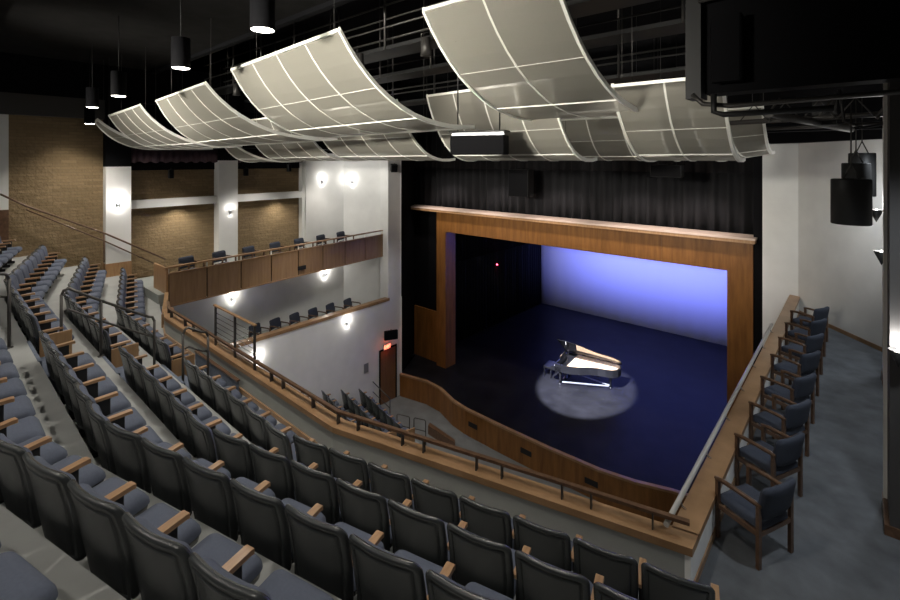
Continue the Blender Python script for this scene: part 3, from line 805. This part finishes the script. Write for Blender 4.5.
# ---------------------------------------------------------------- ceiling canopies
PRF = [(0, 0), (.05, .17), (.10, .315), (.165, .47), (.233, .60), (.31, .72), (.40, .825), (.48, .90), (.567, .95), (.667, .99), (.767, 1.01), (.88, 1.01), (1, .99)]
def canopy(TL, TR, BL, BR, ncell, label, rows=(.4, .62)):
    t = thing('acoustic_canopy', label, 'ceiling panel', (TL[0], TL[1], zH(TL[2])), 0, 'curved acoustic canopies')
    def P(f, s_):    # f across 0..1, s_ index along the profile (float)
        i = min(int(s_), len(PRF)-2); q = s_-i
        yf = PRF[i][0]+(PRF[i+1][0]-PRF[i][0])*q; hf = PRF[i][1]+(PRF[i+1][1]-PRF[i][1])*q
        a = [TL[k]+(TR[k]-TL[k])*f for k in range(3)]; b = [BL[k]+(BR[k]-BL[k])*f for k in range(3)]
        x = a[0]+(b[0]-a[0])*yf; y = a[1]+(b[1]-a[1])*yf; Hh = a[2]+(b[2]-a[2])*hf
        return (x, y, zH(Hh))
    NS = len(PRF)-1
    mesh = MB(); nf = ncell*2
    rowsv = [[P(j/nf, i) for j in range(nf+1)] for i in range(NS+1)]
    for i in range(NS): mesh.strip(rowsv[i], rowsv[i+1])
    sub(mesh, t).build('mesh_panel', 'mesh_cloth', t)
    def ribpath(f): return [P(f, i) for i in range(NS+1)]
    def rib(f, w, h, nm):
        r = ribpath(f); a0, b0 = P(0, 6), P(1, 6); L = math.dist(a0, b0); ux = [(b0[k]-a0[k])/L for k in range(3)]
        mb = MB(); A_ = [[p[k]-ux[k]*w/2 for k in range(3)] for p in r]; B_ = [[p[k]+ux[k]*w/2 for k in range(3)] for p in r]
        A1 = [(p[0], p[1], p[2]-h*.35) for p in A_]; B1 = [(p[0], p[1], p[2]-h*.35) for p in B_]
        A2 = [(p[0], p[1], p[2]+h*.65) for p in A_]; B2 = [(p[0], p[1], p[2]+h*.65) for p in B_]
        mb.strip(A1, B1); mb.strip(B1, B2); mb.strip(B2, A2); mb.strip(A2, A1)
        mb.add([A1[0], B1[0], B2[0], A2[0], A1[-1], B1[-1], B2[-1], A2[-1]], [(3, 2, 1, 0), (4, 5, 6, 7)])
        sub(mb, t).build(nm, 'panel_frame', t)
    rib(0, .045, .07, 'edge_rib'); rib(1, .045, .07, 'edge_rib')
    for c in range(1, ncell): rib(c/ncell, .03, .03, 'rib')
    for s_ in (0, NS*.33, NS*.62, NS):
        a, b = P(0, s_), P(1, s_); w = .05 if s_ in (0, NS) else (.03 if s_ > NS/2 else .007)
        m_ = MB(); m_.beam(a, b, w, w); sub(m_, t).build('cross_bar', 'panel_frame', t)
    for f in (.15, .85):
        for s_ in (2, NS-2):
            p = P(f, s_); sub(MB().tube([p, (p[0], p[1], zH(-3.4))], .005, 4), t).build('hanger', 'steel_dark', t)
canopy((-17.6, 3.46, -1.17), (-17.0, 3.4, -1.2), (-17.3, 5.3, -.36), (-16.3, 6.4, -.36), 1, 'narrow curved ceiling canopy, leftmost of the near row')
canopy((-16.6, 3.6, -1.3), (-14.4, 3.8, -1.46), (-16.4, 5.4, -.36), (-13.9, 6.3, -.40), 4, 'smaller curved ceiling canopy, second from left in the near row')
canopy((-14.0, 4.07, -1.57), (-10.03, 3.8, -1.57), (-14.0, 6.05, -.42), (-9.9, 6.9, -.52), 4, 'curved four bay ceiling canopy, third from left in the near row')
canopy((-9.4, 4.06, -1.8), (-5.4, 3.8, -1.8), (-9.4, 6.5, -.55), (-5.4, 6.8, -.6), 4, 'large curved four bay ceiling canopy left of the top centre')
canopy((-4.8, 4.85, -2.2), (-2.7, 4.9, -2.2), (-4.8, 8.4, -.8), (-2.7, 8.8, -.8), 2, 'largest curved ceiling canopy cut by the top of the picture')
canopy((-17.6, 7.0, -1.2), (-16.9, 6.8, -1.2), (-17.5, 8.6, .06), (-16.7, 9.9, .06), 1, 'narrow curved canopy above the right brick panel')
canopy((-16.6, 7.6, -1.4), (-12.7, 7.5, -1.4), (-16.6, 9.5, .04), (-12.6, 9.6, 0), 4, 'curved canopy of the rear row above the white left wall')
canopy((-12.1, 7.5, -1.4), (-8.2, 7.4, -1.4), (-12.1, 9.5, 0), (-8.2, 9.5, 0), 4, 'curved canopy of the rear row behind the top centre canopy')
canopy((-7.4, 7.6, -1.46), (-4.2, 7.5, -1.46), (-7.4, 9.5, 0), (-4.2, 9.5, 0), 4, 'curved canopy of the rear row behind the hanging black box')
canopy((-3.0, 7.4, -1.2), (-1.45, 7.5, -1.2), (-2.96, 9.5, 0), (-1.5, 9.5, 0), 2, 'curved canopy of the rear row ending beside the dark beam')
canopy((-6.9, 11.0, -1.2), (-3.4, 10.9, -1.2), (-6.9, 12.8, .0), (-3.4, 12.8, .0), 4, 'far canopy seen through the gap between two rear row canopies')
canopy((-2.6, 10.4, -1.0), (-1.35, 10.4, -1.0), (-2.2, 12.0, .0), (-1.35, 12.0, -.15), 2, 'small far canopy at the right end beside the white wall')

# ---------------------------------------------------------------- dark ceiling, beams, catwalks
struct('ceiling', MB().box(-19.2, 4, -5, 5.2, zH(-3.1), zH(-3.3)), 'dark_ceiling')
struct('ceiling', MB().box(-19.2, 4, 5.2, 17.4, zH(-4.6), zH(-4.8)), 'black_paint')
struct('ceiling_beam', MB().box(-19, 4, 5.2, 5.35, zH(-4.7), zH(-3.0)), 'black_paint')
for i in range(5):
    e = MB().box(-19, -7-i*.6, -2.6+i*.75, -2.6+i*.75+.5, zH(-2.98), zH(-3.1)); struct('ceiling_plank', e, 'dark_ceiling')
struct('wall_right_top', MB().box(3.2, 3.4, -5, 17, zH(-1), zH(-4.8)), 'black_paint')
struct('wall_rear', MB().box(-19.2, 4, -5.2, -5, FL1, zH(-3.3)), 'white_wall')
struct('wall_front_top', MB().box(-19, 4, 17.45, 17.6, zH(0), zH(-4.8)), 'black_paint')
cw = thing('catwalk', 'black lighting catwalk beam crossing the upper right corner', 'catwalk', (1, 7, zH(-1)))
sub(MB().box(-1.5, 3.4, 6.75, 7.1, zH(-2.15), zH(-.86)), cw).build('girder', 'black_paint', cw)
sub(MB().box(-1.7, -1.52, 6.6, 6.95, zH(-3.3), zH(-.80)), cw).build('hanger_post', 'black_metal', cw)
sub(MB().tube([(-1.55, 6.6, zH(-2.05)), (3.4, 6.6, zH(-2.25))], .035, 8), cw).build('pipe', 'steel_dark', cw)
sub(MB().tube([(-1.62, 6.6, zH(-.85)), (-1.5, 6.6, zH(-.72)), (-1.2, 6.7, zH(-.68)), (3.2, 6.8, zH(-.78))], .03, 8), cw).build('conduit', 'steel_dark', cw)
sub(MB().tube([(-1.35, 6.5, zH(-.82)), (-1.35, 6.5, zH(-.60)), (-1.25, 6.52, zH(-.56)), (-.2, 6.6, zH(-.57))], .035, 8), cw).build('cable_pipe', 'black_metal', cw)
sub(MB().box(-1.38, -1.05, 6.45, 6.6, zH(-1.75), zH(-.98), bev=.02), cw).build('speaker_box', 'black_paint', cw)
# second structure behind it with pipes over the right box
tr = thing('lighting_truss', 'dark pipe truss hanging over the right side box', 'truss', (0, 11, zH(-.7)))
for (p, q, r) in (((-1.8, 9.0, zH(-.62)), (2.6, 9.4, zH(-.72)), .04), ((-1.8, 9.2, zH(-.95)), (2.6, 9.6, zH(-1.0)), .03), ((-2.2, 11.2, zH(-.62)), (.9, 11.3, zH(-.66)), .035), ((-.9, 7.5, zH(-.62)), (-.1, 11.0, zH(-.55)), .06)):
    sub(MB().tube([p, q], r, 8), tr).build('pipe', 'steel_dark', tr)
for x in (-1.2, -.5, .2, .7): sub(MB().tube([(x, 9.1, zH(-.6)), (x+.25, 9.15, zH(-1.0))], .02, 6), tr).build('brace', 'steel_dark', tr)
for i in range(7):
    x = -1.5+i*.42
    sub(MB().tube([(x, 9.0, zH(-.62)), (x+.21, 9.05, zH(-.92)), (x+.42, 9.0, zH(-.62))], .012, 6), tr).build('brace', 'steel_dark', tr)
sub(MB().tube([(-.2, 8.6, zH(-1.0)), (-.15, 8.6, zH(-.55)), (.05, 8.6, zH(-.45)), (.3, 8.7, zH(-.5)), (.5, 8.7, zH(-1.0))], .02, 8), tr).build('cable', 'black_metal', tr)
sub(MB().tube([(.62, 8.0, zH(-.95)), (.50, 8.0, zH(-.7)), (.42, 8.0, zH(-.55)), (.44, 8.0, zH(-.25)), (.5, 8.0, zH(-.1))], .03, 8), tr).build('cable', 'steel_dark', tr)
sub(MB().box(-.55, -.25, 9.3, 9.5, zH(-.95), zH(-.55)), tr).build('junction_box', 'black_metal', tr)
struct('ceiling_beam', MB().box(-2.2, 3, 12.4, 12.7, zH(-1.3), zH(-.62)), 'black_paint')
# catwalks over the middle
for i, (y, z0) in enumerate(((6.9, -2.5), (8.4, -2.3), (10.6, -1.9))):
    t = thing('catwalk', ['dark catwalk with rails over the near canopies', 'dark catwalk with rails over the middle of the house', 'dark catwalk with rails near the stage curtain'][i], 'catwalk', (-9, y, zH(z0)))
    sub(MB().box(-18.3, -1.9, y, y+.7, zH(z0), zH(z0)+.08), t).build('deck', 'black_metal', t)
    for yy in (y, y+.7):
        for h in (.5, 1.0): sub(MB().tube([(-18.3, yy, zH(z0)+h), (-1.9, yy, zH(z0)+h)], .022, 6), t).build('rail', 'steel_dark', t)
    for k in range(9):
        x = -17.8+k*1.95
        sub(MB().tube([(x, y, zH(z0)), (x, y, zH(-4.6))], .03, 6), t).build('hanger', 'steel_dark', t)
for i in range(6):
    x = -15.5+i*2.2
    t = thing('stage_light', f'black theatre spotlight hanging under the dark catwalk, {ORD[i]} from the left', 'light', (x, 6.85, zH(-2.35)))
    MB().lathe([(0, .2), (.09, .18), (.1, 0), (.12, -.2), (.0, -.2)], n=12).build('housing', 'steel_dark', t)
    MB().tube([(-.14, 0, 0), (-.14, 0, .28), (.14, 0, .28), (.14, 0, 0)], .012, 6).build('yoke', 'steel_dark', t)

# pendant downlights
def pendant(x, y, H, label, r=.15, on=1):
    t = thing('pendant_light', label, 'light', (x, y, zH(H)), 0, 'cylinder pendant lights')
    MB().lathe([(r, 0), (r, .52), (r*.3, .54), (0, .54)], n=24).lathe([(r*.93, 0), (r*.93, .5)], n=24).lathe([(r, 0), (r*.93, 0)], n=24).build('housing', 'black_paint', t)
    MB().lathe([(0, -.012), (r*.7, -.010), (r*.92, .0)], n=24).build('lens', 'lamp_glass', t)
    MB().tube([(0, 0, .53), (0, 0, -H*-1*0+(3.1+H))], .008, 6).build('stem', 'black_metal', t)
    light('SPOT', (x, y, zH(H)-.02), 330*on, (1, .93, .84), .12, target=(x, y, 0), angle=125, blend=.9, name='pendant_lamp')
pendant(-5.6, 2.8, -1.63, 'large black cylinder pendant light at the top beside the biggest canopies')
pendant(-8.85, 2.95, -1.6, 'black cylinder pendant light, lit, above the third canopy')
pendant(-11.9, 2.75, -1.37, 'black cylinder pendant light hanging over the far block seats', .14)
pendant(-15.3, 2.95, -1.40, 'small black cylinder pendant, upper of the overlapping pair at left', .14)
pendant(-17.2, 3.25, -1.08, 'small black cylinder pendant, lower of the overlapping pair at left', .13)
pendant(-2.4, 2.6, -2.6, 'added black cylinder pendant light over the near block, out of frame', .15)  # invented pendant out of view, lights the near seats
for x in (-13.5, -9.5, -5.2, -1.2):  # unseen pendants put in to light the rear seats
    pendant(x, -1.6, -2.3, f'added black cylinder pendant over the rear tiers {["far left","left","centre","right"][[-13.5,-9.5,-5.2,-1.2].index(x)]}, out of frame', .15, .9)

# ---------------------------------------------------------------- sconces
def sconce(p, nrm, label, e=13, s=.8, m='silver_paint', col=(1, .96, .9)):
    a = math.atan2(nrm[1], nrm[0])
    t = thing('wall_sconce', label, 'light', p, a, 'wall sconces')
    # tapering half shield, open at top
    mb = MB(); n = 8; top = []; bot = []
    for i in range(n+1):
        q = -PI/2+PI*i/n
        top.append((.10*s*math.cos(q)+.01, .09*s*math.sin(q), .13*s)); bot.append((.03*s*math.cos(q)+.01, .03*s*math.sin(q), -.13*s))
    mb.strip(top, bot); ob = mb.build('shield', m, t); sm = ob.modifiers.new('t', 'SOLIDIFY'); sm.thickness = .006
    MB().box(0, .012, -.05*s, .05*s, -.12*s, .12*s).build('back_plate', m, t)
    MB().lathe([(0, -.03), (.02, -.02), (.025, 0), (.02, .02), (0, .03)], (.045, 0, .07*s), 8).build('bulb', 'lamp_warm', t)
    L = math.hypot(*nrm)
    light('POINT', (p[0]+nrm[0]/L*.12, p[1]+nrm[1]/L*.12, p[2]+.20*s), e, col, .04, name='sconce_lamp')
    light('POINT', (p[0]+nrm[0]/L*.05, p[1]+nrm[1]/L*.05, p[2]-.18*s), e*.12, col, .03, name='sconce_lamp')
sconce(hit(118, 205, (-18.3, 0), (-18.3, 1)), (1, 0), 'lit wall sconce on the left white column')
sconce(hit(230, 212, (-18.3, 0), (-18.3, 1)), (1, 0), 'unlit looking wall sconce on the second white column', 3)
sconce(hit(322, 182, (-18.4, 0), (-18.4, 1)), (1, 0), 'lit wall sconce at the left end of the upper white wall', 7)
sconce(hit(352, 182, (-18.4, 13.2), (-16.3, 14.35)), (.48, -.88), 'lit wall sconce on the angled upper white wall', 7)
sconce(hit(232, 299, (-18.4, 0), (-18.4, 1)), (1, 0), 'lit wall sconce inside the lower left box, left one', 9)
sconce(hit(325, 275, (-18.4, 0), (-18.4, 1)), (1, 0), 'lit wall sconce inside the lower left box, right one', 9)
sconce(hit(258, 360, (LLx(7), 7), (LLx(14), 14)), (1, 0), 'lit wall sconce low on the white wall by the balcony rail', 7)
sconce(hit(347, 324, (LLx(7), 7), (LLx(14), 14)), (1, 0), 'lit wall sconce on the white wall under the wooden ledge', 7)
def cone_sconce(p, rz, label, e, s=1):
    t = thing('wall_sconce', label, 'light', p, rz, 'cone wall sconces')
    MB().lathe([(.004, -.24*s), (.11*s, 0), (.105*s, 0), (.01, -.2*s)], n=16).build('cone', 'black_metal', t)
    MB().box(.04, .12, -.01, .01, -.12, -.09).build('bracket', 'black_metal', t)
    MB().lathe([(0, -.05), (.03, -.02), (0, .02)], n=8).build('bulb', 'lamp_warm', t)
    light('POINT', (p[0], p[1], p[2]+.06), e, (1, .98, .95), .04, name='sconce_lamp')
cone_sconce((.33, 11.95, zH(1.72)), PI/2, 'black cone sconce lit upward on the far right pier, lower one', 30, 1.1)
cone_sconce((.26, 12.05, zH(.95)), PI/2, 'black cone sconce lit upward on the far right pier, upper one', 26, 1.0)
cone_sconce((.335, 7.18, zH(2.12)), PI/2, 'brightly glowing cone sconce at the right edge on the near pier', 12, .8)

# ---------------------------------------------------------------- hanging boxes and speakers
hb = thing('hanging_loudspeaker', 'black box with silver top bar hanging below the canopies', 'loudspeaker', (0, 0, 0))
p, q = hit(451, 133, (0, 7.0), (1, 7.0)), hit(506, 133, (0, 7.0), (1, 7.0))
W = (q[0]-p[0])*.84
hb.location = (p[0], 7.0, p[2])
MB().box(0, W, -.05, .30, -.44, -.06, bev=.015).build('cabinet', 'black_paint', hb)
MB().box(.03, W-.01, -.03, .02, -.06, .0).build('top_bar', 'silver_paint', hb)
MB().box(-.02, W+.02, -.07, .32, .0, .03).build('frame', 'black_metal', hb)
for x in (.15, W-.1): MB().tube([(x, 0, .02), (x, 0, 2.6)], .014, 6).build('hanger', 'black_metal', hb)
hb.rotation_euler.z = math.radians(18)
def spk(u, v, plane, w, d, h, rz, label, m='black_metal', tilt=0, hang=0):
    p = hit(u, v, *plane)
    t = thing('loudspeaker', label, 'loudspeaker', p, rz)
    MB().box(-w/2, w/2, -d/2, d/2, -h/2, h/2, bev=.02).build('cabinet', m, t)
    MB().box(-w/2+.02, w/2-.02, -d/2-.008, -d/2, -h/2+.02, h/2-.02).build('grille', 'black_paint', t)
    MB().tube([(0, d/2-.02, 0), (0, d/2+.06, 0)], .02, 6).tube([(0, 0, h/2), (0, 0, h/2+.05)], .02, 6).build('bracket', 'black_metal', t)
    if hang: MB().tube([(-w*.3, 0, h/2), (-w*.3, 0, h/2+hang)], .012, 6).tube([(w*.3, 0, h/2), (w*.3, 0, h/2+hang)], .012, 6).build('hanger', 'black_metal', t)
    t.rotation_euler.x = tilt
    return t
spk(394, 168, ((-15.9, 14), (-15.9, 15)), .3, .26, .34, math.radians(60), 'small black loudspeaker at the top of the white wall edge', tilt=.3)
spk(391, 335, ((-15.78, 13), (-15.78, 14)), .62, .12, .42, math.radians(62), 'black monitor box on the wall above the red exit sign', 'black_paint')
spk(171, 174, ((-18.6, 0), (-18.6, 1)), .16, .16, .32, math.radians(90), 'small black loudspeaker on the left brick panel')
spk(246, 172, ((-18.6, 0), (-18.6, 1)), .16, .16, .32, math.radians(90), 'small black loudspeaker on the right brick panel, left side')
spk(289, 168, ((-18.6, 0), (-18.6, 1)), .16, .16, .32, math.radians(90), 'small black loudspeaker on the right brick panel, right side')
spk(521, 183, ((-10, 16.0), (-9, 16.0)), .9, .5, 1.1, .05, 'large dark loudspeaker hanging in front of the black curtain', 'black_metal', hang=4)
t = spk(667, 171, ((-10, 14.5), (-9, 14.5)), .85, .4, .36, .05, 'grey box projector hanging under the far canopy', 'black_metal', hang=4)
for i, (u, vt, vb, d, w) in enumerate(((851, 179, 224, 6.2, .42), (862, 153, 196, 8.0, .36), (856, 163, 206, 7.1, .34))):
    r_ = (u-450)/FP*d; x, y = d*FW[0]+r_*RT[0], d*FW[1]+r_*RT[1]
    zt_, zb_ = zH((vt-160)/FP*d), zH((vb-160)/FP*d)
    t = thing('hanging_loudspeaker', ['front large dark cylindrical speaker hanging at upper right', 'rear small dark cylindrical speaker hanging at upper right', 'middle dark cylindrical speaker half hidden behind the front one'][i], 'loudspeaker', (x, y, zb_))
    MB().lathe([(0, 0), (w/2, 0), (w/2+.004, .01), (w/2+.004, zt_-zb_-.01), (w/2-.01, zt_-zb_), (0, zt_-zb_)], n=28).build('cabinet', 'black_metal', t)
    MB().tube([(-.08, 0, zt_-zb_), (0, 0, zt_-zb_+.2), (0, 0, zt_-zb_+1.0)], .01, 6).tube([(.08, 0, zt_-zb_), (0, 0, zt_-zb_+.2)], .01, 6).build('hanger', 'steel_dark', t)
# exit sign
p = hit(387, 346.5, (LLx(7)+.06, 7), (LLx(14)+.06, 14))
ex = thing('exit_sign', 'glowing red EXIT sign above the brown door', 'sign', p, math.radians(90+1))
exh = MB().box(-.2, .2, -.03, .03, -.12, .12, bev=.01).build('housing', 'exit_plate', ex)
tc_ = bpy.data.curves.new('lettering', 'FONT'); tc_.body = 'EXIT'; tc_.size = .2; tc_.align_x = 'CENTER'; tc_.align_y = 'CENTER'; tc_.extrude = .004
tmp = bpy.data.objects.new('lettering_curve', tc_); C.objects.link(tmp); bpy.context.view_layer.update()
me = bpy.data.meshes.new_from_object(tmp.evaluated_get(bpy.context.evaluated_depsgraph_get())); bpy.data.objects.remove(tmp)
me.materials.clear(); me.materials.append(M['exit_red'])
to = bpy.data.objects.new('lettering', me); C.objects.link(to); to.parent = exh; to.location = (0, -.036, 0); to.rotation_euler = (PI/2, 0, 0)
light('POINT', (p[0]+.15, p[1], p[2]), 2.5, (1, .15, .08), .08, name='exit_glow')
e = MB().box(0, .02, -.12, .12, -.2, .2).build('wall_plate', 'silver_paint', None, hit(366, 368, (LLx(7), 7), (LLx(14), 14)))
tag(e, 'small grey control plate on the white wall left of the door', 'wall plate')
# removed prototypes
for o in (seat, seat_end, chair): remove(o)

# ---------------------------------------------------------------- light
w = bpy.data.worlds.new('world'); bpy.context.scene.world = w; w.use_nodes = True
w.node_tree.nodes['Background'].inputs[0].default_value = (.5, .55, .65, 1); w.node_tree.nodes['Background'].inputs[1].default_value = .0
# piano special from the catwalk
light('SPOT', (-7.6, 10.15, zH(-.1)), 60000, (.80, .83, 1), .05, target=(-8.95, 18.95, 1.0), angle=18.2, blend=.3, name='piano_special')
# backdrop lights: top strip and wash
l = light('AREA', (-9, 27.7, zH(.8)), 110, (.16, .20, 1), 14, target=(-9, 28.45, 6.4), sy=.3, name='backdrop_strip'); l.data.spread = math.radians(70)
l = light('AREA', (-8.7, 19.6, zH(.8)), 340, (.19, .235, 1), 11, target=(-8.7, 28.4, 3.4), sy=.4, name='backdrop_wash'); l.data.spread = math.radians(46)
light('AREA', (-9, 20, zH(-.5)), 30, (.72, .76, 1), 9, target=(-9, 21.5, 1), sy=4, name='stage_wash')
for x in (-14, -9, -4): light('SPOT', (x, 10.3, zH(-.2)), 190, (1, .86, .70), .1, target=(x+.2, 16.6, zH(3.4)), angle=62, blend=.9, name='proscenium_fill')  # unseen spots put in to light the proscenium lintel
for x in (-15, -12, -9, -6, -4): light('SPOT', (x, 15.5, zH(0.9)), 170, (1, .88, .84), .1, target=(x, 16.5, zH(2.4)), angle=105, blend=.8, name='cornice_spot')
# added fill spots over the orchestra and side boxes, without visible fixtures
for x in (-14.0, -10, -5.5): light('SPOT', (x, 10.1, zH(-.3)), 360, (1, .95, .88), .1, target=(x-1.2, 7.6, 0), angle=88, blend=.9, name='house_fill')
for y in (6.0, 9.9, 13.0): light('SPOT', (.6, y, zH(-.5)), 150, (.86, .93, 1), .12, target=(.2, y+.3, FL1), angle=120, blend=.9, name='box_light')
for y in (6.0, 8.8, 11.5): light('SPOT', (-17.2, y, zH(.2)), 150, (1, .93, .85), .12, target=(-17.4, y, UF), angle=110, blend=.9, name='box_light')
# brick panel washers
for y in (6.1, 9.9): light('SPOT', (XB+.62, y, zH(1.5)), 60, (1, .93, .80), .08, target=(XB+.1, y, zH(3.2)), angle=100, blend=.9, name='brick_washer')
light('SPOT', (XB+1.2, 3.0, zH(-1.0)), 45, (1, .93, .80), .1, target=(XB, 2.8, zH(2.0)), angle=90, blend=.9, name='brick_washer')
# unseen area fills added at the rear to brighten seats and canopies
for x in (-13, -8, -4.5): light('AREA', (x, -3.6, zH(-.9)), 85, (1, .95, .85), 1.2, target=(x-.5, 6, zH(-1.3)), sy=.5, name='rear_fill').data.spread = math.radians(50)
for x in (-15, -10.5, -6, -2.6): light('SPOT', (x, 6.6, zH(-1.9)), 55, (1, .94, .86), .1, target=(x+.2, 9.0, zH(-.4)), angle=110, blend=.8, name='canopy_fill')  # unseen spots put in to brighten the rear row canopies
sc = bpy.context.scene
sc.view_settings.view_transform = 'Standard'; sc.view_settings.look = 'None'; sc.view_settings.gamma = 1; sc.view_settings.use_curve_mapping = False
light('SPOT', (-15.5, 11.2, zH(.0)), 110, (1, .97, .92), .1, target=(-17.6, 13.4, zH(1.0)), angle=95, blend=.9, name='wall_fill')  # added fill that brightens the upper left white wall
for y in (9.0, 12.6): light('SPOT', (-13.2, y, zH(2.0)), 130, (1, .96, .90), .1, target=(-16.0, y+.2, zH(8.6)), angle=90, blend=.9, name='wall_fill')  # added fills that brighten the lower left white wall
sc.view_settings.exposure = 0.58
sc.cycles.use_denoising = True
sc.cycles.max_bounces = 6; sc.cycles.transparent_max_bounces = 12
